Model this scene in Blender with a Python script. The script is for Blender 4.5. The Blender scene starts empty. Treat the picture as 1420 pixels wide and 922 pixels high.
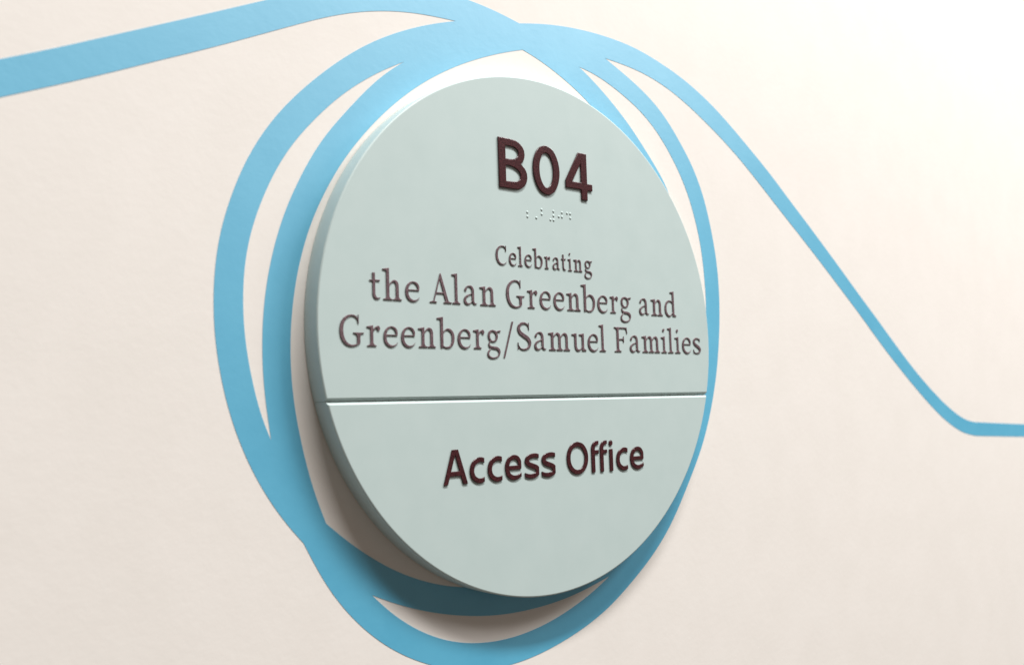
import bpy, bmesh, math
import numpy as np
from mathutils import Vector, Matrix

# Everything is laid out in units of the sign's radius, then scaled: the sign is 26 cm across.
S = 0.13
ZC = 1.5            # height of the sign's centre above the floor, metres
WALL = 0.086        # distance from the sign's face back to the wall (sign radii)
CORNER = 3.7421     # where the blue line's last straight stretch begins (sign radii)

def W(x, y, z):
    return Vector((x * S, y * S, z * S + ZC))

scene = bpy.context.scene

# ---------------------------------------------------------------- camera
cam = bpy.data.cameras.new('camera')
cam.sensor_width = 36.0
cam.lens = 36.0 * 1380.5296 / 1420.0
cam.clip_start = 0.01
cam.clip_end = 50.0
cam.dof.use_dof = True
cam.dof.aperture_fstop = 9.0
cam_ob = bpy.data.objects.new('camera', cam)
scene.collection.objects.link(cam_ob)
_r = Vector((0.7611654520550959, -0.6478112804513217, -0.031107869065244164))
_u = Vector((-0.027945401954939046, -0.08067989333967694, 0.9963482369735368))
_f = Vector((0.6479554067274524, 0.7575165342952702, 0.07951409410880807))
m = Matrix((_r, _u, -_f)).transposed().to_4x4()
m.translation = W(-2.603370927931622, -2.8422056313803177, -0.30313146268294955)
cam_ob.matrix_world = m
cam.dof.focus_distance = (W(0.05, 0, 0.05) - m.translation).dot(_f)
scene.camera = cam_ob

# ---------------------------------------------------------------- room light
world = bpy.data.worlds.new('World')
scene.world = world
world.use_nodes = True
bg = world.node_tree.nodes['Background']
bg.inputs['Color'].default_value = (1.0, 0.86, 0.74, 1)
bg.inputs['Strength'].default_value = 0.17

def area(name, loc, target, sx, sy, power, color):
    l = bpy.data.lights.new(name, 'AREA')
    l.shape = 'RECTANGLE'; l.size = sx; l.size_y = sy
    l.energy = power; l.color = color
    o = bpy.data.objects.new(name, l)
    scene.collection.objects.link(o)
    o.location = loc
    o.rotation_euler = (Vector(target) - Vector(loc)).to_track_quat('-Z', 'Y').to_euler()
    return o

# the long fluorescent ceiling fitting just in front of the wall
area('area_light', (0.30, -1.30, ZC + 3.10), (0.30, -1.30, 0), 2.2, 0.30, 212, (1.0, 0.992, 0.968))
# two unseen lights added at the right for sheen on vinyl and wall
area('area_light', (1.75, -1.35, ZC + 2.05), (0.6, -0.4, ZC), 0.8, 0.6, 54, (1.0, 0.995, 0.985))

area('area_light', (3.0, -1.45, ZC + 1.95), (0.9, -0.2, ZC), 1.0, 0.6, 42, (1.0, 0.995, 0.985))  # added further right, its sheen pales the blue line's right end
scene.view_settings.view_transform = 'Standard'
scene.view_settings.look = 'None'
scene.view_settings.exposure = -0.08
scene.view_settings.gamma = 1.0

# ---------------------------------------------------------------- helpers
def tag(o, label=None, cat=None, group=None, kind=None):
    if label: o['label'] = label
    if cat: o['category'] = cat
    if group: o['group'] = group
    if kind: o['kind'] = kind
    return o

def link(name, me, parent=None):
    o = bpy.data.objects.new(name, me)
    scene.collection.objects.link(o)
    if parent: o.parent = parent
    return o

def new_mat(name, color, rough, spec=0.5):
    mt = bpy.data.materials.new(name)
    mt.use_nodes = True
    n = mt.node_tree.nodes; b = n['Principled BSDF']
    b.inputs['Base Color'].default_value = (*color, 1)
    b.inputs['Roughness'].default_value = rough
    b.inputs['Specular IOR Level'].default_value = spec
    return mt, mt.node_tree, b

def noise(nt, scale, detail=3.0, rough=0.5, coord='Position'):
    tc = nt.nodes.new('ShaderNodeNewGeometry')
    t = nt.nodes.new('ShaderNodeTexNoise')
    t.inputs['Scale'].default_value = scale
    t.inputs['Detail'].default_value = detail
    t.inputs['Roughness'].default_value = rough
    nt.links.new(tc.outputs[coord], t.inputs['Vector'])
    return t

def bump(nt, b, hs, dist):
    """hs: list of (noise node, weight) summed to a height."""
    prev = None
    for t, w in hs:
        mu = nt.nodes.new('ShaderNodeMath'); mu.operation = 'MULTIPLY'
        nt.links.new(t.outputs['Fac'], mu.inputs[0]); mu.inputs[1].default_value = w
        if prev is None: prev = mu
        else:
            ad = nt.nodes.new('ShaderNodeMath'); ad.operation = 'ADD'
            nt.links.new(prev.outputs[0], ad.inputs[0]); nt.links.new(mu.outputs[0], ad.inputs[1])
            prev = ad
    bp = nt.nodes.new('ShaderNodeBump')
    bp.inputs['Strength'].default_value = 1.0
    bp.inputs['Distance'].default_value = dist
    nt.links.new(prev.outputs[0], bp.inputs['Height'])
    nt.links.new(bp.outputs['Normal'], b.inputs['Normal'])
    return bp

def vary(nt, b, t, c0, c1, p0=0.35, p1=0.65):
    r = nt.nodes.new('ShaderNodeValToRGB')
    r.color_ramp.elements[0].position = p0; r.color_ramp.elements[0].color = (*c0, 1)
    r.color_ramp.elements[1].position = p1; r.color_ramp.elements[1].color = (*c1, 1)
    nt.links.new(t.outputs['Fac'], r.inputs['Fac'])
    nt.links.new(r.outputs['Color'], b.inputs['Base Color'])
    return r

# ---------------------------------------------------------------- materials
# rolled wall paint: warm off-white, very fine orange peel
WALL_BUMP = [(260, 1.0), (900, 0.35), (60, 0.5)]
def painted(name, c0, c1, rough, dist, spec=0.35):
    mt, nt, b = new_mat(name, c0, rough, spec)
    vary(nt, b, noise(nt, 38, 6, 0.6), c0, c1)
    bump(nt, b, [(noise(nt, s, 3), w) for s, w in WALL_BUMP], dist)
    return mt
M_wall = painted('wall_paint', (0.796, 0.750, 0.708), (0.816, 0.770, 0.730), 0.60, 0.000045, 0.2)
M_blue = painted('blue_vinyl', (0.062, 0.398, 0.612), (0.078, 0.426, 0.640), 0.50, 0.00004, 1.0)
M_blue.node_tree.nodes['Principled BSDF'].inputs['IOR'].default_value = 1.75
# satin grey-green plastic of the sign
M_sign, nt, b = new_mat('sign_panel', (0.485, 0.565, 0.525), 0.5, 0.35)
vary(nt, b, noise(nt, 70, 5), (0.488, 0.585, 0.575), (0.503, 0.598, 0.588))
bump(nt, b, [(noise(nt, 2600, 2), 1.0), (noise(nt, 190, 2), 0.6)], 0.000012)
sm = nt.nodes.new('ShaderNodeMapRange')
sm.inputs['From Min'].default_value = 0.35; sm.inputs['From Max'].default_value = 0.65
sm.inputs['To Min'].default_value = 0.40; sm.inputs['To Max'].default_value = 0.60
nt.links.new(noise(nt, 28, 6, 0.65).outputs['Fac'], sm.inputs['Value'])
nt.links.new(sm.outputs['Result'], b.inputs['Roughness'])
# raised maroon lettering with a grainy, slightly metallic finish
def ink(name, c0, c1, rough, spec):
    mt, nt, b = new_mat(name, c0, rough, spec)
    vary(nt, b, noise(nt, 1300, 2.0), c0, c1, 0.36, 0.68)
    bump(nt, b, [(noise(nt, 1700, 2), 1.0)], 0.00004)
    return mt
M_ink = ink('maroon_letter', (0.028, 0.006, 0.008), (0.084, 0.020, 0.024), 0.27, 0.5)
M_ink2 = ink('plum_letter', (0.100, 0.060, 0.070), (0.190, 0.122, 0.136), 0.36, 0.5)

# ---------------------------------------------------------------- walls
# the last stretch of the blue line, off to the right: x, y, top edge, bottom edge
TAIL = [(3.7421, WALL, -0.4580, -0.5447), (3.8820, WALL, -0.4650, -0.5515), (4.1540, WALL, -0.4790, -0.5645), (4.4630, WALL, -0.4945, -0.5787), (9.0, WALL, -0.7230, -0.7830)]
Z0, Z1 = -ZC / S, 23.0
plan = [(-14.0, WALL), (24.0, WALL)]
bm = bmesh.new()
fr = [(bm.verts.new(W(x, y, Z0)), bm.verts.new(W(x, y, Z1))) for x, y in plan]
bk = [(bm.verts.new(W(x, y + 1.0, Z0)), bm.verts.new(W(x, y + 1.0, Z1))) for x, y in plan]
for i in range(len(plan) - 1):
    bm.faces.new((fr[i][0], fr[i + 1][0], fr[i + 1][1], fr[i][1])).smooth = True
    bm.faces.new((bk[i][0], bk[i][1], bk[i + 1][1], bk[i + 1][0]))
    bm.faces.new((fr[i][1], fr[i + 1][1], bk[i + 1][1], bk[i][1]))
    bm.faces.new((fr[i][0], bk[i][0], bk[i + 1][0], fr[i + 1][0]))
bm.faces.new((fr[0][0], fr[0][1], bk[0][1], bk[0][0]))
bm.faces.new((fr[-1][0], bk[-1][0], bk[-1][1], fr[-1][1]))
me = bpy.data.meshes.new('wall'); bm.to_mesh(me); bm.free()
me.materials.append(M_wall)
me.set_sharp_from_angle(angle=math.radians(40))
tag(link('wall', me), kind='structure')

# ---------------------------------------------------------------- smooth closed contours
def catmull(pts, step):
    """Open centripetal Catmull-Rom through pts, resampled about every step."""
    P = [np.array(p, float) for p in pts]
    P = [2 * P[0] - P[1]] + P + [2 * P[-1] - P[-2]]
    out = []
    for i in range(1, len(P) - 2):
        p0, p1, p2, p3 = P[i - 1:i + 3]
        t0 = 0.0
        t1 = t0 + max(np.linalg.norm(p1[:2] - p0[:2]), 1e-6) ** 0.5
        t2 = t1 + max(np.linalg.norm(p2[:2] - p1[:2]), 1e-6) ** 0.5
        t3 = t2 + max(np.linalg.norm(p3[:2] - p2[:2]), 1e-6) ** 0.5
        n = max(1, min(24, int(np.linalg.norm(p2[:2] - p1[:2]) / step)))
        for t in np.linspace(t1, t2, n, endpoint=False):
            a1 = (t1 - t) / (t1 - t0) * p0 + (t - t0) / (t1 - t0) * p1
            a2 = (t2 - t) / (t2 - t1) * p1 + (t - t1) / (t2 - t1) * p2
            a3 = (t3 - t) / (t3 - t2) * p2 + (t - t2) / (t3 - t2) * p3
            b1 = (t2 - t) / (t2 - t0) * a1 + (t - t0) / (t2 - t0) * a2
            b2 = (t3 - t) / (t3 - t1) * a2 + (t - t1) / (t3 - t1) * a3
            out.append((t2 - t) / (t2 - t1) * b1 + (t - t1) / (t2 - t1) * b2)
    out.append(P[-2])
    return out

def sweep(pts, step=0.016, sigma=4.0):
    """Smooth edge through pts: evenly resampled and faired, end points kept."""
    c = np.array(catmull(pts, 0.01))
    L = np.concatenate([[0], np.cumsum(np.hypot(*np.diff(c, axis=0).T))])
    n = max(int(L[-1] / step), 8)
    t = np.linspace(0, L[-1], n + 1)
    q = np.stack([np.interp(t, L, c[:, k]) for k in (0, 1)], 1)
    r = int(3 * sigma)
    g = np.exp(-0.5 * (np.arange(-r, r + 1) / sigma) ** 2); g /= g.sum()
    pad = np.concatenate([2 * q[0] - q[r:0:-1], q, 2 * q[-1] - q[-2:-r - 2:-1]])
    f = np.stack([np.convolve(pad[:, k], g, 'valid') for k in (0, 1)], 1)
    f[0], f[-1] = q[0], q[-1]
    return [tuple(v) for v in f]

def fill_mesh(name, loops, extrude, bevel=0.0, res=2):
    """Closed 2D loops (holes by even-odd) -> solid mesh, x right, z up, front towards -y."""
    cu = bpy.data.curves.new(name, 'CURVE')
    cu.dimensions = '2D'; cu.fill_mode = 'BOTH'
    cu.extrude = max(extrude / 2 - bevel, 1e-6)
    cu.bevel_depth = bevel; cu.bevel_resolution = res
    cu.offset = -bevel
    for l in loops:
        sp = cu.splines.new('POLY'); sp.points.add(len(l) - 1)
        for q, v in zip(sp.points, l): q.co = (v[0], v[1], 0, 1)
        sp.use_cyclic_u = True
    tmp = bpy.data.objects.new('tmp', cu)
    scene.collection.objects.link(tmp)
    dg = bpy.context.evaluated_depsgraph_get()
    me = bpy.data.meshes.new_from_object(tmp.evaluated_get(dg))
    bpy.data.objects.remove(tmp); bpy.data.curves.remove(cu)
    me.name = name
    me.transform(Matrix.Rotation(math.radians(90), 4, 'X'))
    return me

# ---------------------------------------------------------------- the blue line on the wall
# control points of each edge on the wall plane (sign radii), split where the line has a sharp corner
LINE = {
    'outer': [
        [(-2.5339,0.4373),(-2.253,0.5634),(-1.9215,0.7074),(-1.8019,0.7591),(-1.6885,0.8113),(-1.5616,0.8703),(-1.4353,0.9292),(-1.2587,1.0115),(-1.1176,1.0785),(-0.9578,1.1506),(-0.7854,1.2174),(-0.6171,1.2643),(-0.4384,1.2902),(-0.2717,1.2917),(-0.1593,1.2833),(-0.0557,1.2685),(-0.0099,1.2585)],
        [(-0.0099,1.2585),(0.0761,1.2787),(0.1788,1.297),(0.285,1.3097),(0.4321,1.3182),(0.5463,1.3175),(0.6782,1.3085),(0.8123,1.2829),(0.9981,1.2328),(1.1374,1.1781),(1.2722,1.111),(1.4433,1.0073),(1.6644,0.8638),(1.8253,0.7462),(1.9606,0.6499),(2.2688,0.423),(2.4292,0.301),(2.6152,0.1644),(2.794,0.029),(3.0406,-0.1474),(3.2325,-0.2658),(3.3754,-0.3432),(3.51,-0.4042),(3.5984,-0.4352),(3.6689,-0.4522),(3.7421,-0.458)],
        [(3.7294,-0.5441),(3.6377,-0.5319),(3.5581,-0.5146),(3.4498,-0.477),(3.3049,-0.4113),(3.1094,-0.2975),(2.9097,-0.167),(2.6569,0.0113),(2.4765,0.151),(2.2347,0.3293),(1.9733,0.518),(1.7259,0.6897),(1.5948,0.7827),(1.423,0.9005),(1.2854,0.9826),(1.1291,1.0636),(0.9567,1.1409),(0.7897,1.1905),(0.6291,1.213),(0.4819,1.2187)],
        [(0.4819,1.2187),(0.5875,1.1772),(0.7039,1.1267),(0.8231,1.0574),(0.8951,0.9961),(0.9599,0.9232),(1.0161,0.8597),(1.0807,0.7619),(1.1345,0.6352),(1.1769,0.4698),(1.1962,0.3574),(1.2017,0.229),(1.1967,0.1125),(1.1802,-0.0179),(1.1524,-0.1573),(1.1096,-0.2934),(1.0563,-0.4229),(1.0054,-0.516),(0.9311,-0.623),(0.8567,-0.7268),(0.7586,-0.8447),(0.6331,-0.9532),(0.4999,-1.0422),(0.3861,-1.1094),(0.2421,-1.1689),(0.1062,-1.2076),(-0.0237,-1.2342),(-0.1469,-1.2459),(-0.2543,-1.2433),(-0.3547,-1.2291),(-0.4451,-1.2077),(-0.5218,-1.1797),(-0.6187,-1.1356),(-0.7074,-1.0808),(-0.7836,-1.0201),(-0.8575,-0.9458),(-0.9204,-0.8664),(-0.968,-0.789),(-0.9947,-0.7362),(-1.0129,-0.7034)],
        [(-1.0129,-0.7034),(-1.0379,-0.6787),(-1.0718,-0.6401),(-1.1278,-0.5636),(-1.185,-0.4698),(-1.2289,-0.3738),(-1.263,-0.2799),(-1.284,-0.195),(-1.3026,-0.0955),(-1.3112,-0.0007),(-1.3131,0.0666),(-1.31,0.1343),(-1.3001,0.2283),(-1.2792,0.3215),(-1.252,0.4024),(-1.2161,0.492),(-1.169,0.5815),(-1.0862,0.6998),(-0.9812,0.8117),(-0.8784,0.904),(-0.7906,0.973),(-0.6857,1.0419),(-0.5297,1.1202),(-0.4111,1.1668),(-0.3325,1.1916)],
        [(-0.3325,1.1916),(-0.4672,1.1841),(-0.577,1.1701),(-0.6675,1.1512),(-0.7701,1.122),(-0.875,1.0825),(-0.9734,1.0374),(-1.07,0.9905),(-1.243,0.9064),(-1.3729,0.8451),(-1.4806,0.7966),(-1.626,0.7287),(-1.7784,0.6614),(-1.9205,0.6001),(-2.2511,0.4578),(-2.5313,0.3384)],
    ],
    'h3': [
        [(-0.5767,0.9814),(-0.6574,0.9247),(-0.7412,0.8443),(-0.8275,0.7494),(-0.9131,0.6499),(-0.9704,0.562),(-1.0415,0.4272),(-1.0771,0.3428),(-1.1088,0.2415),(-1.1311,0.1443),(-1.143,0.0608),(-1.1494,-0.0137),(-1.1505,-0.1065),(-1.1457,-0.2038),(-1.1348,-0.2876),(-1.1226,-0.37)],
        [(-1.1226,-0.37),(-1.1418,-0.3331),(-1.1618,-0.2801),(-1.1744,-0.2266),(-1.1978,-0.1226),(-1.2116,-0.0222),(-1.2153,0.069),(-1.2114,0.1578),(-1.2,0.2403),(-1.1761,0.3287),(-1.1412,0.4167),(-1.1008,0.5016),(-1.0332,0.6081),(-0.945,0.7084),(-0.852,0.8006),(-0.7403,0.886),(-0.6564,0.9395),(-0.5767,0.9814)],
    ],
    'h4': [
        [(0.0042,1.1526),(-0.0743,1.1282),(-0.1883,1.0841),(-0.3194,1.024),(-0.4576,0.9441),(-0.5692,0.8635),(-0.6663,0.7775),(-0.7069,0.7375),(-0.7778,0.6582),(-0.858,0.5544),(-0.9244,0.4398),(-0.9649,0.3591),(-0.9981,0.2653),(-1.0269,0.1568),(-1.0413,0.0655),(-1.0499,-0.0175),(-1.0516,-0.1171),(-1.046,-0.2095),(-1.035,-0.2902),(-1.02,-0.3643),(-0.9922,-0.478),(-0.9692,-0.553),(-0.947,-0.6086),(-0.929,-0.6489)],
        [(-0.929,-0.6489),(-0.9003,-0.6752),(-0.8593,-0.7088),(-0.7753,-0.7691),(-0.6784,-0.8284),(-0.5573,-0.8829),(-0.4421,-0.9184),(-0.384,-0.9311),(-0.2601,-0.9408),(-0.1188,-0.9276),(0.1287,-0.8611),(0.4054,-0.6706),(0.6299,-0.4103),(0.7622,-0.0327),(0.7706,0.3233),(0.6756,0.6394),(0.5231,0.8763),(0.3778,0.9969),(0.2725,1.057),(0.1362,1.1147),(0.0443,1.146),(0.0042,1.1526)],
    ],
    'h1': [
        [(0.3202,1.1477),(0.4222,1.1343),(0.5338,1.0964),(0.6622,1.0426),(0.7211,1.0085),(0.7958,0.9545),(0.8702,0.878),(0.9494,0.7764),(1.0114,0.6672),(1.0485,0.5631),(1.0767,0.4712),(1.0928,0.35),(1.0997,0.2408),(1.1006,0.1373),(1.0696,-0.0268),(1.003,-0.2268),(0.881,-0.4519)],
        [(0.881,-0.4519),(0.8915,-0.2258),(0.9324,0.0035),(0.9457,0.2691),(0.9131,0.5336),(0.8586,0.6946),(0.7806,0.7842),(0.7014,0.8667),(0.6137,0.9514),(0.5097,1.0316),(0.3937,1.1089),(0.3202,1.1477)],
    ],
    'h2': [
        [(-0.7593,-0.9034),(-0.6839,-0.9392),(-0.5837,-0.9772),(-0.4792,-1.0087),(-0.3707,-1.0329),(-0.2402,-1.0524),(-0.1091,-1.0591),(0.0162,-1.0552),(0.147,-1.0425),(0.2849,-1.015),(0.3899,-0.9874)],
        [(0.3899,-0.9874),(0.3337,-1.0187),(0.248,-1.0563),(0.1445,-1.0934),(0.0453,-1.1215),(-0.0818,-1.1434),(-0.2026,-1.1493),(-0.3183,-1.1403),(-0.3906,-1.1257),(-0.4555,-1.1063),(-0.5445,-1.0675),(-0.6357,-1.012),(-0.7092,-0.9537),(-0.7593,-0.9034)],
    ],
}
def closed(segs, step):
    out = []
    for s in segs:
        out += sweep(s, step)[:-1]
    return out
VT = 0.0007        # vinyl thickness, about 0.1 mm
o_loop = []
for i, s in enumerate(LINE['outer']):
    s = list(s)
    if i == 1: s[-1] = (CORNER, s[-1][1])
    if i == 2: s[0] = (CORNER, s[0][1])
    c = sweep(s)
    o_loop += c if i in (1, 5) else c[:-1]
loops = [o_loop] + [closed(LINE[k], 0.016) for k in ('h1', 'h2', 'h3', 'h4')]
decal_me = fill_mesh('wall_decal', loops, VT)
decal_me.transform(Matrix.Translation((0, WALL - VT / 2 - 0.0002, 0)))
# the stretch that carries on to the right, in the same piece
bm = bmesh.new(); bm.from_mesh(decal_me)
rows = []
for x, y, zt, zb in TAIL:
    rows.append([bm.verts.new((x - dx, y - dy, z)) for dx, dy, z in ((0.0, VT + 0.0002, zt), (0.0, VT + 0.0002, zb), (0, 0.0002, zb), (0, 0.0002, zt))])
for a, c in zip(rows, rows[1:]):
    for i in range(4):
        j = (i + 1) % 4
        bm.faces.new((a[i], c[i], c[j], a[j]))
bmesh.ops.recalc_face_normals(bm, faces=bm.faces)
bm.to_mesh(decal_me); bm.free()
decal_me.materials.clear(); decal_me.materials.append(M_blue)
decal = link('wall_decal', decal_me)
decal.scale = (S, S, S); decal.location = (0, 0, ZC)
tag(decal, 'sky blue vinyl line on the cream wall, looping round behind the sign', 'wall decal')

# ---------------------------------------------------------------- the sign
sign = bpy.data.objects.new('room_sign', None)
scene.collection.objects.link(sign)
sign.empty_display_size = 0.02
sign.location = W(0, 0, 0)
tag(sign, 'round pale grey-green sign in two panels with raised maroon room number B04 and Access Office', 'sign')

def panel(name, upper):
    """Half of the disc cut by the groove; lathe-turned rim, chamfered along the groove."""
    bm = bmesh.new()
    N = 220
    zf, zs = (-0.2400, -0.2508) if upper else (-0.2628, -0.2520)
    sg = 1 if upper else -1
    prof = [(0.0, 0.9945, zf), (0.0008, 0.9968, zf - sg * 0.0008), (0.0025, 0.9990, zf - sg * 0.0026),
            (0.0055, 1.0, zf - sg * 0.0055), (0.0120, 1.0, zs), (WALL - 0.0016, 1.0, zs)]
    rings = []
    for y, r, zc in prof:
        a0 = math.asin(zc / r)
        lo, hi = (a0, math.pi - a0) if upper else (a0, -math.pi - a0)
        rings.append([bm.verts.new((r * math.cos(lo + (hi - lo) * i / N), y, r * math.sin(lo + (hi - lo) * i / N))) for i in range(N + 1)])
    for a, c in zip(rings, rings[1:]):
        for i in range(N):
            bm.faces.new((a[i], a[i + 1], c[i + 1], c[i])).smooth = True
        bm.faces.new((a[N], a[0], c[0], c[N]))
    bm.faces.new(rings[0]); bm.faces.new(rings[-1][::-1])
    bmesh.ops.recalc_face_normals(bm, faces=bm.faces)
    me = bpy.data.meshes.new(name); bm.to_mesh(me); bm.free()
    me.set_sharp_from_angle(angle=math.radians(12))
    me.materials.append(M_sign)
    o = link(name, me, sign)
    o.scale = (S, S, S)
    return o
upper = panel('upper_panel', True)
lower = panel('lower_panel', False)

# ---------------------------------------------------------------- lettering
# A glyph is a union of strokes (x, y, width) and polygons; a distance field merges them into one outline.
def sdf_stroke(X, Y, pts):
    d = np.full(X.shape, 1e9)
    for (x0, y0, w0), (x1, y1, w1) in zip(pts, pts[1:]):
        dx, dy = x1 - x0, y1 - y0
        L = dx * dx + dy * dy + 1e-12
        t = np.clip(((X - x0) * dx + (Y - y0) * dy) / L, 0, 1)
        d = np.minimum(d, np.hypot(X - x0 - t * dx, Y - y0 - t * dy) - (w0 + (w1 - w0) * t) / 2)
    return d

def sdf_poly(X, Y, P):
    d = np.full(X.shape, 1e9); s = np.ones(X.shape)
    n = len(P)
    for i in range(n):
        x0, y0 = P[i]; x1, y1 = P[i - 1]
        ex, ey = x1 - x0, y1 - y0
        wx, wy = X - x0, Y - y0
        t = np.clip((wx * ex + wy * ey) / (ex * ex + ey * ey + 1e-12), 0, 1)
        d = np.minimum(d, np.hypot(wx - ex * t, wy - ey * t))
        c1, c2, c3 = Y >= y0, Y < y1, ex * wy > ey * wx
        flip = (c1 & c2 & c3) | (~c1 & ~c2 & ~c3)
        s = np.where(flip, -s, s)
    return s * d

def contours(F, xs, ys):
    """Marching squares at level 0, linked into closed loops."""
    nx, ny = len(xs), len(ys)
    nxt = {}
    pt = {}
    def edge(k, i, j):
        key = (k, i, j)
        if key not in pt:
            a = F[j, i]; b_ = F[j, i + 1] if k == 'h' else F[j + 1, i]
            t = a / (a - b_)
            pt[key] = (xs[i] + (xs[1] - xs[0]) * t, ys[j]) if k == 'h' else (xs[i], ys[j] + (ys[1] - ys[0]) * t)
        return key
    I = F < 0
    for j in range(ny - 1):
        row = I[j:j + 2]
        act = np.nonzero((row[0, :-1] != row[0, 1:]) | (row[1, :-1] != row[1, 1:]) | (row[0, :-1] != row[1, :-1]))[0]
        for i in act:
            c = int(I[j, i]) | int(I[j, i + 1]) << 1 | int(I[j + 1, i + 1]) << 2 | int(I[j + 1, i]) << 3
            e = lambda q: edge(*{0: ('h', i, j), 1: ('v', i + 1, j), 2: ('h', i, j + 1), 3: ('v', i, j)}[q])
            tab = {1: [(3, 0)], 2: [(0, 1)], 3: [(3, 1)], 4: [(1, 2)], 5: [(3, 0), (1, 2)], 6: [(0, 2)], 7: [(3, 2)],
                   8: [(2, 3)], 9: [(2, 0)], 10: [(0, 1), (2, 3)], 11: [(2, 1)], 12: [(1, 3)], 13: [(1, 0)], 14: [(0, 3)]}
            for a, b_ in tab.get(c, []):
                nxt[e(a)] = e(b_)
    loops = []
    while nxt:
        k0 = next(iter(nxt)); k = k0; l = []
        while k in nxt:
            l.append(pt[k]); k = nxt.pop(k)
        if len(l) > 8: loops.append(np.array(l))
    return loops

def simplify(l, tol):
    """Closed Douglas-Peucker."""
    n = len(l)
    a = 0; b_ = int(np.argmax(((l - l[0]) ** 2).sum(1)))
    def rec(i, j):
        if j - i < 2: return [i]
        q = l[np.arange(i, j + 1) % n]
        d = q[-1] - q[0]; L = math.hypot(*d) + 1e-12
        e = np.abs(d[0] * (q[:, 1] - q[0, 1]) - d[1] * (q[:, 0] - q[0, 0])) / L
        k = int(np.argmax(e))
        if e[k] < tol: return [i]
        return rec(i, i + k) + rec(i + k, j)
    idx = rec(a, b_) + rec(b_, n)
    return l[np.array(idx) % n]

def glyph_mesh(name, spec, raise_, bevel, thin=0.0, h=0.012):
    P = []
    for kind, data in spec:
        P += [(d[0], d[1], d[2] if kind == 's' else 0) for d in data if kind in 'sp']
    x0 = min(a[0] for a in P) - 0.3; x1 = max(a[0] for a in P) + 0.3
    y0 = min(a[1] for a in P) - 0.3; y1 = max(a[1] for a in P) + 0.3
    xs = np.arange(x0, x1, h); ys = np.arange(y0, y1, h)
    X, Y = np.meshgrid(xs, ys)
    F = np.full(X.shape, 1e9)
    for kind, data in spec:
        if kind == 's':
            c = [tuple(v) for v in catmull(data, 0.035)]
            F = np.minimum(F, sdf_stroke(X, Y, c))
        elif kind == 'p':
            F = np.minimum(F, sdf_poly(X, Y, data))
        elif kind == 'cut':          # keep only one side: a*x + b*y < c
            a, b_, c = data
            F = np.maximum(F, (a * X + b_ * Y - c) / math.hypot(a, b_))
    F = F + thin
    F = np.where(np.abs(F) < 1e-7, 1e-7, F)
    L = [simplify(l, 0.0022) for l in contours(F, xs, ys)]
    allp = np.concatenate(L)
    bx = (allp[:, 0].min(), allp[:, 0].max())
    me = fill_mesh(name, L, raise_, bevel, 2)
    me.transform(Matrix.Translation((0, -raise_ / 2 + raise_ * 0.04, 0)))
    me.set_sharp_from_angle(angle=math.radians(24))
    return me, bx

def stem(x0, x1, y0, y1): return ('p', [(x0, y0), (x1, y0), (x1, y1), (x0, y1)])
def foot(xc, hw, xs0, xs1, y=0.0, t=0.085, b_=0.10):
    """Bracketed slab serif standing on y."""
    return ('p', [(xc - hw, y), (xc + hw, y), (xc + hw, y + t * 0.8), (xs1 + 0.05, y + t + 0.02), (xs1, y + t + b_),
                  (xs0, y + t + b_), (xs0 - 0.05, y + t + 0.02), (xc - hw, y + t * 0.8)])
def flag(x0, x1, y):
    """Wedge at the head of a stem."""
    return ('p', [(x0 - 0.19, y - 0.035), (x1, y + 0.03), (x1, y - 0.3), (x0, y - 0.3), (x0, y - 0.14), (x0 - 0.19, y - 0.115)])
def cap_head(xc, hw, xs0, xs1, y):
    return ('p', [(xc - hw, y), (xc - hw, y - 0.07), (xs0 - 0.05, y - 0.10), (xs0, y - 0.2), (xs1, y - 0.2), (xs1 + 0.05, y - 0.10), (xc + hw, y - 0.07), (xc + hw, y)])
ST = 0.19
def arch(x):   # from a stem's right side x to the next stem, whose left side is x + .31
    return ('s', [(x - 0.03, 0.70, 0.07), (x + 0.09, 0.86, 0.09), (x + 0.22, 0.945, 0.13), (x + 0.345, 0.90, 0.17), (x + 0.40, 0.76, ST), (x + 0.405, 0.6, ST)])
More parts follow.
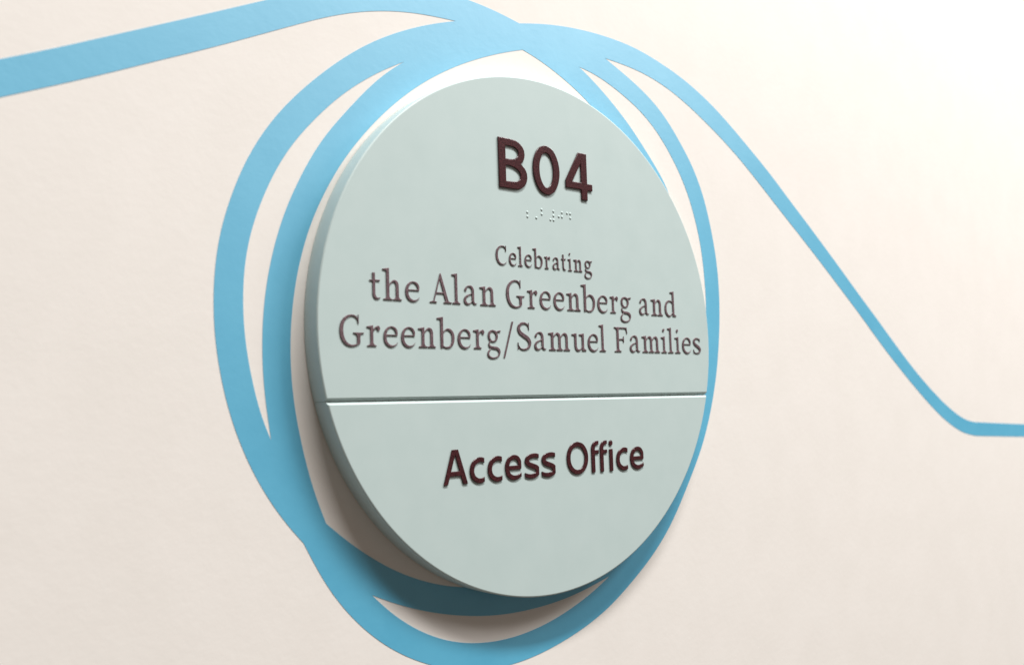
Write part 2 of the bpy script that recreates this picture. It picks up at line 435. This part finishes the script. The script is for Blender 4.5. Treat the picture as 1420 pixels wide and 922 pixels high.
SERIF = {
 'l': [stem(.19, .38, .0, 1.56), flag(.19, .38, 1.55), foot(.285, .275, .19, .38)],
 'i': [stem(.19, .38, .0, 1.0), flag(.19, .38, 1.0), foot(.285, .275, .19, .38), ('s', [(.26, 1.36, .19), (.29, 1.40, .19)])],
 'n': [stem(.19, .38, .0, 1.0), flag(.19, .38, 1.0), foot(.285, .26, .19, .38), arch(.38), stem(.69, .88, 0, .72), foot(.785, .25, .69, .88)],
 'h': [stem(.19, .38, .0, 1.56), flag(.19, .38, 1.55), foot(.285, .26, .19, .38), arch(.38), stem(.69, .88, 0, .72), foot(.785, .25, .69, .88)],
 'm': [stem(.19, .38, .0, 1.0), flag(.19, .38, 1.0), foot(.285, .25, .19, .38), arch(.38), stem(.69, .88, 0, .72), foot(.785, .235, .69, .88),
       arch(.88), stem(1.19, 1.38, 0, .72), foot(1.285, .25, 1.19, 1.38)],
 'u': [stem(.19, .38, .35, 1.0), flag(.19, .38, .99), ('s', [(.285, .42, ST), (.29, .26, ST), (.36, .10, .17), (.50, .045, .13), (.64, .10, .09), (.76, .24, .07)]),
       stem(.73, .92, .0, 1.0), flag(.73, .92, .99), ('p', [(.73, 0), (1.09, 0.0), (1.09, .07), (.92, .16), (.73, .16)])],
 'r': [stem(.19, .38, .0, 1.0), flag(.19, .38, 1.0), foot(.285, .27, .19, .38), ('s', [(.35, .68, .07), (.42, .82, .09), (.52, .91, .12), (.62, .93, .15)]),
       ('s', [(.64, .93, .17), (.665, .86, .20), (.655, .82, .19)])],
 't': [stem(.18, .37, .25, 1.30), ('s', [(.275, .36, ST), (.285, .22, ST), (.37, .085, .16), (.50, .055, .11), (.64, .10, .06)]),
       ('p', [(.0, .86), (.64, .86), (.66, .97), (.02, .95)])],
 'e': [('s', [(.74, .56, .10), (.735, .72, .15), (.64, .89, .14), (.46, .965, .10), (.27, .89, .13), (.14, .70, .17), (.105, .47, .19), (.15, .25, .18),
              (.29, .09, .155), (.48, .035, .125), (.66, .09, .085), (.79, .22, .045)]),
       ('p', [(.12, .525), (.80, .525), (.80, .61), (.12, .61)])],
 'a': [('s', [(.17, .76, .17), (.19, .79, .16)]), ('s', [(.16, .80, .11), (.24, .91, .09), (.40, .965, .10), (.55, .93, .15), (.635, .80, .18), (.65, .62, ST), (.65, .30, ST), (.67, .15, .16), (.76, .065, .12), (.90, .09, .06)]),
       ('s', [(.60, .585, .07), (.42, .52, .09), (.22, .42, .14), (.12, .26, .18), (.17, .11, .17), (.31, .045, .12), (.45, .08, .08), (.60, .21, .06)])],
 'b': [stem(.19, .38, .07, 1.56), flag(.19, .38, 1.55), ('p', [(.19, .20), (.38, .20), (.38, .04), (.24, -.02), (.19, .02)]),
       ('s', [(.36, .74, .06), (.46, .88, .085), (.61, .955, .12), (.80, .88, .16), (.91, .70, .18), (.93, .50, ST), (.89, .27, .175), (.76, .09, .14), (.58, .03, .11), (.42, .06, .09), (.32, .12, .09)])],
 'd': [stem(.70, .89, .0, 1.56), flag(.70, .89, 1.55), ('p', [(.70, 0), (1.06, 0), (1.06, .07), (.89, .16), (.70, .16)]),
       ('s', [(.72, .84, .07), (.61, .93, .09), (.46, .96, .11), (.25, .87, .155), (.13, .67, .18), (.105, .46, ST), (.15, .23, .18), (.29, .07, .15), (.43, .03, .12), (.57, .09, .09), (.72, .24, .07)])],
 'g': [('s', [(.43, .97, .11), (.25, .90, .15), (.17, .70, .17), (.25, .48, .14), (.43, .40, .10), (.62, .48, .14), (.69, .68, .17), (.61, .89, .15), (.43, .97, .11)]),
       ('s', [(.60, .88, .08), (.74, .93, .09), (.90, .945, .13)]),
       ('s', [(.30, .44, .07), (.19, .34, .09), (.165, .23, .12), (.25, .13, .15), (.45, .085, .16), (.68, .055, .17), (.82, -.05, .17), (.84, -.20, .14), (.74, -.36, .11), (.50, -.45, .10),
              (.24, -.42, .12), (.10, -.29, .145), (.13, -.13, .12), (.25, .0, .08), (.33, .10, .06)])],
 's': [('s', [(.585, .76, .06), (.56, .87, .075), (.42, .955, .10), (.24, .92, .14), (.135, .77, .17), (.20, .61, .18), (.38, .49, .20), (.54, .37, .19), (.60, .22, .17), (.52, .085, .13), (.34, .03, .10), (.17, .07, .08), (.10, .21, .06)]),
       ('p', [(.56, 1.0), (.60, 1.0), (.625, .70), (.56, .72)]), ('p', [(.075, -.02), (.115, -.02), (.13, .27), (.06, .29)])],
 'G': [('s', [(1.015, 1.12, .07), (.97, 1.29, .09), (.84, 1.41, .105), (.65, 1.435, .11), (.40, 1.34, .155), (.20, 1.10, .20), (.13, .74, .225), (.19, .39, .21), (.37, .13, .17), (.62, .03, .125), (.84, .045, .11), (1.02, .13, .12), (1.07, .2, .12)]),
       ('p', [(1.0, 1.50), (1.045, 1.50), (1.065, 1.02), (.98, 1.05)]),
       stem(.93, 1.13, .12, .60), cap_head(1.03, .30, .93, 1.13, .66)],
 'C': [('s', [(1.015, 1.10, .07), (.98, 1.28, .09), (.84, 1.41, .105), (.65, 1.435, .11), (.40, 1.34, .155), (.20, 1.10, .20), (.13, .74, .225), (.19, .39, .21), (.37, .13, .17), (.62, .03, .13), (.86, .07, .09), (1.06, .24, .05)]),
       ('p', [(.99, 1.50), (1.035, 1.50), (1.06, 1.00), (.975, 1.03)])],
 'S': [('s', [(.80, 1.12, .07), (.76, 1.30, .085), (.58, 1.425, .115), (.33, 1.39, .165), (.17, 1.19, .20), (.22, .96, .215), (.46, .78, .23), (.74, .60, .235), (.85, .37, .21), (.76, .14, .16), (.52, .03, .12), (.26, .07, .09), (.12, .25, .07)]),
       ('p', [(.77, 1.48), (.815, 1.48), (.845, 1.03), (.77, 1.06)]), ('p', [(.085, -.02), (.13, -.02), (.155, .38), (.07, .42)])],
 'A': [('p', [(.19, 0), (.29, 0), (.735, 1.38), (.70, 1.50), (.66, 1.50)]), ('p', [(.66, 1.51), (.74, 1.51), (1.24, 0), (1.01, 0), (.61, 1.32)]),
       ('p', [(.36, .46), (1.02, .46), (1.0, .56), (.39, .56)]), foot(.24, .235, .20, .29, b_=.04), foot(1.13, .27, 1.04, 1.21, b_=.04)],
 'F': [stem(.21, .41, 0, 1.45), foot(.31, .29, .21, .41), cap_head(.31, .29, .21, .41, 1.46), ('p', [(.3, 1.36), (1.03, 1.36), (1.06, 1.46), (.3, 1.46)]),
       ('p', [(.99, 1.46), (1.06, 1.46), (1.12, 1.06), (1.045, 1.06), (.96, 1.34), (.85, 1.38)]), ('p', [(.35, .70), (.80, .70), (.80, .79), (.35, .79)]),
       ('p', [(.75, .93), (.82, .93), (.82, .54), (.75, .54), (.71, .70), (.71, .79)])],
 '/': [('p', [(0, -.44), (.125, -.44), (.70, 1.50), (.575, 1.50)])],
}
# bold humanist sans, unit = x-height
W2 = 0.215
def cc(dx): return [('s', [(dx + .86, .80, .17), (dx + .66, .895, .185), (dx + .44, .89, .20), (dx + .21, .74, .21), (dx + .125, .48, .215), (dx + .20, .23, .21), (dx + .42, .085, .20), (dx + .64, .085, .185), (dx + .86, .17, .17)])]
SANS = {
 'A': [('p', [(0, 0), (.215, 0), (.665, 1.35), (.445, 1.35)]), ('p', [(.525, 1.35), (.75, 1.35), (1.21, 0), (.965, 0)]), ('p', [(.24, .32), (.95, .32), (.89, .51), (.31, .51)])],
 'c': cc(0) + [('cut', (1, 0, .755))],
 'e': [('s', [(.79, .53, .17), (.775, .72, .185), (.65, .87, .19), (.46, .905, .185), (.25, .82, .20), (.13, .63, .21), (.115, .45, .215), (.18, .23, .21), (.36, .10, .20), (.57, .075, .185), (.80, .15, .16), (.9, .2, .16)]),
       ('p', [(.12, .40), (.86, .40), (.88, .50), (.86, .565), (.12, .565)]), ('cut', (1, 0, .875))],
 's': [('s', [(.82, .83, .15), (.62, .905, .18), (.41, .905, .19), (.20, .83, .195), (.14, .70, .20), (.21, .585, .205), (.40, .50, .215), (.60, .41, .21), (.68, .28, .205), (.60, .14, .195), (.40, .075, .19), (.20, .09, .175), (.0, .17, .15)]),
       ('cut', (1, 0, .72)), ('cut', (-1, 0, -.035))],
 'O': [('s', [(.66, 1.275, .20), (.37, 1.19, .21), (.17, .95, .22), (.115, .675, .225), (.17, .40, .22), (.37, .16, .21), (.66, .075, .20), (.94, .16, .21), (1.14, .40, .22), (1.195, .675, .225), (1.14, .95, .22), (.94, 1.19, .21), (.66, 1.275, .20)])],
 'f': [stem(.04, .255, 0, 1.0), ('s', [(.1475, .9, .215), (.155, 1.08, .215), (.24, 1.22, .20), (.37, 1.275, .17), (.6, 1.27, .17)]), ('p', [(.10, .80), (.50, .80), (.50, .96), (.10, .96)]), ('cut', (1, 0, .49))],
 'i': [stem(.04, .255, 0, .97), ('s', [(.1475, 1.22, .225), (.1475, 1.245, .225)])],
}
def _box(x0, y0, x1, y1): return ('p', [(x0, y0), (x1, y0), (x1, y1), (x0, y1)])
DIGIT = {
 'B': [_box(0, 0, .185, 1), ('s', [(.1, .925, .15), (.28, .925, .15), (.46, .905, .155), (.575, .83, .165), (.605, .735, .17), (.565, .62, .165), (.45, .545, .15), (.28, .525, .14), (.1, .525, .14)]),
       ('s', [(.1, .525, .14), (.34, .52, .145), (.53, .465, .16), (.635, .37, .175), (.655, .275, .18), (.61, .16, .17), (.49, .09, .16), (.3, .075, .15), (.1, .075, .15)])],
 '0': [('s', [(.365, .935, .15), (.23, .88, .16), (.125, .71, .17), (.09, .5, .178), (.125, .29, .17), (.23, .12, .16), (.365, .065, .15), (.50, .12, .16), (.605, .29, .17), (.64, .5, .178), (.605, .71, .17), (.50, .88, .16), (.365, .935, .15)])],
 '4': [_box(.445, 0, .625, 1), ('p', [(.0, .375), (.0, .215), (.775, .215), (.775, .365), (.195, .365), (.5, .86), (.5, 1.0), (.385, 1.0)])],
}

_cache = {}
def letter(font, table, ch, x0, x1, base, unit, parent, mat, name='raised_letter', raise_=0.0036, bevel=0.0014):
    key = (font, ch)
    if key not in _cache:
        me, bx = glyph_mesh(name, table[ch], raise_ / UNIT[font], bevel / UNIT[font], 0.016 if font == 'serif' else 0.0)
        me.materials.clear(); me.materials.append(mat)
        _cache[key] = (me, bx)
    me, bx = _cache[key]
    o = link(name, me, parent)
    sx = (x1 - x0) / (bx[1] - bx[0])
    o.scale = (sx, UNIT[font], unit)
    o.location = (x0 - bx[0] * sx, 0, base)
    return o
UNIT = {'serif': 0.0720, 'sans': 0.0915, 'digit': 0.195}

def line(font, table, base, unit, parent, mat, spec, name='raised_letter', grow=0.0012, **k):
    for ch, a, c in spec:
        letter(font, table, ch, a + grow, c - grow, base, unit, parent, mat, name, **k)

line('digit', DIGIT, 0.5455, 0.195, upper, M_ink, [('B', -0.2175, -0.0715), ('0', -0.0435, 0.1015), ('4', 0.131, 0.284)],
     'raised_digit', raise_=0.0066, bevel=0.0028)
line('serif', SERIF, 0.2500, 0.0495, upper, M_ink2,
     [('C', -0.2434, -0.1874), ('e', -0.1788, -0.1388), ('l', -0.1342, -0.1060), ('e', -0.1003, -0.0600), ('b', -0.0573, -0.0036), ('r', 0.0032, 0.0368),
      ('a', 0.0461, 0.0888), ('t', 0.0930, 0.1225), ('i', 0.1290, 0.1550), ('n', 0.1610, 0.2124), ('g', 0.2210, 0.2689)], grow=0.0018)
line('serif', SERIF, 0.0905, 0.0715, upper, M_ink2,
     [('t', -0.8005, -0.7548), ('h', -0.7478, -0.6677), ('e', -0.6550, -0.5929), ('A', -0.5514, -0.4528), ('l', -0.4528, -0.4128), ('a', -0.3998, -0.3363),
      ('n', -0.3253, -0.2469), ('G', -0.1976, -0.1032), ('r', -0.0918, -0.0374), ('e', -0.0285, 0.0320), ('e', 0.0446, 0.1051), ('n', 0.1160, 0.1949),
      ('b', 0.1964, 0.2774), ('e', 0.2881, 0.3497), ('r', 0.3622, 0.4126), ('g', 0.4229, 0.4913), ('a', 0.5389, 0.6030), ('n', 0.6140, 0.6926), ('d', 0.7030, 0.7802)])
line('serif', SERIF, -0.0695, 0.0715, upper, M_ink2,
     [('G', -0.9190, -0.8230), ('r', -0.8143, -0.7589), ('e', -0.7483, -0.6880), ('e', -0.6763, -0.6158), ('n', -0.6046, -0.5274), ('b', -0.5234, -0.4444),
      ('e', -0.4325, -0.3710), ('r', -0.3600, -0.3063), ('g', -0.2969, -0.2285), ('/', -0.2189, -0.1650), ('S', -0.1480, -0.0770), ('a', -0.0637, 0.0002),
      ('m', 0.0101, 0.1283), ('u', 0.1362, 0.2184), ('e', 0.2249, 0.2860), ('l', 0.2911, 0.3311), ('F', 0.3801, 0.4610), ('a', 0.4716, 0.5380),
      ('m', 0.5470, 0.6640), ('i', 0.6700, 0.7083), ('l', 0.7130, 0.7520), ('i', 0.7600, 0.7989), ('e', 0.8087, 0.8700), ('s', 0.8840, 0.9385)])
line('sans', SANS, -0.5530, 0.0915, lower, M_ink,
     [('A', -0.5124, -0.4020), ('c', -0.3946, -0.3247), ('c', -0.3122, -0.2413), ('e', -0.2296, -0.1478), ('s', -0.1329, -0.0590), ('s', -0.0480, 0.0258),
      ('O', 0.0850, 0.2042), ('f', 0.2201, 0.2647), ('f', 0.2693, 0.3127), ('i', 0.3225, 0.3455), ('c', 0.3625, 0.4325), ('e', 0.4447, 0.5281)],
     raise_=0.0050, bevel=0.0022)

# ---------------------------------------------------------------- braille
BRAILLE = [(-.0752,.4645),(-.0752,.4472),(-.0290,.4472),(0,.4826),(0,.4645),(.0458,.4472),(.0628,.4826),(.0628,.4645),(.0628,.4472),
           (.0916,.4645),(.1090,.4826),(.1090,.4645),(.1373,.4826),(.1545,.4826),(.1545,.4645)]
def dot_mesh():
    bm = bmesh.new()
    rings = []
    R, H = 0.0056, 0.0030
    for k in range(5):
        a = k / 5 * math.pi / 2
        rings.append([bm.verts.new((R * math.cos(a) * math.cos(t), -H * math.sin(a) + 0.0003, R * math.cos(a) * math.sin(t))) for t in [i / 16 * 2 * math.pi for i in range(16)]])
    top = bm.verts.new((0, -H + 0.0003, 0))
    for a, c in zip(rings, rings[1:]):
        for i in range(16):
            bm.faces.new((a[i], a[(i + 1) % 16], c[(i + 1) % 16], c[i]))
    for i in range(16): bm.faces.new((rings[-1][i], rings[-1][(i + 1) % 16], top))
    for f in bm.faces: f.smooth = True
    bmesh.ops.recalc_face_normals(bm, faces=bm.faces)
    me = bpy.data.meshes.new('braille_dot'); bm.to_mesh(me); bm.free()
    me.materials.append(M_sign)
    return me
dm = dot_mesh()
for x, z in BRAILLE:
    o = link('braille_dot', dm, upper)
    o.location = (x, 0, z)
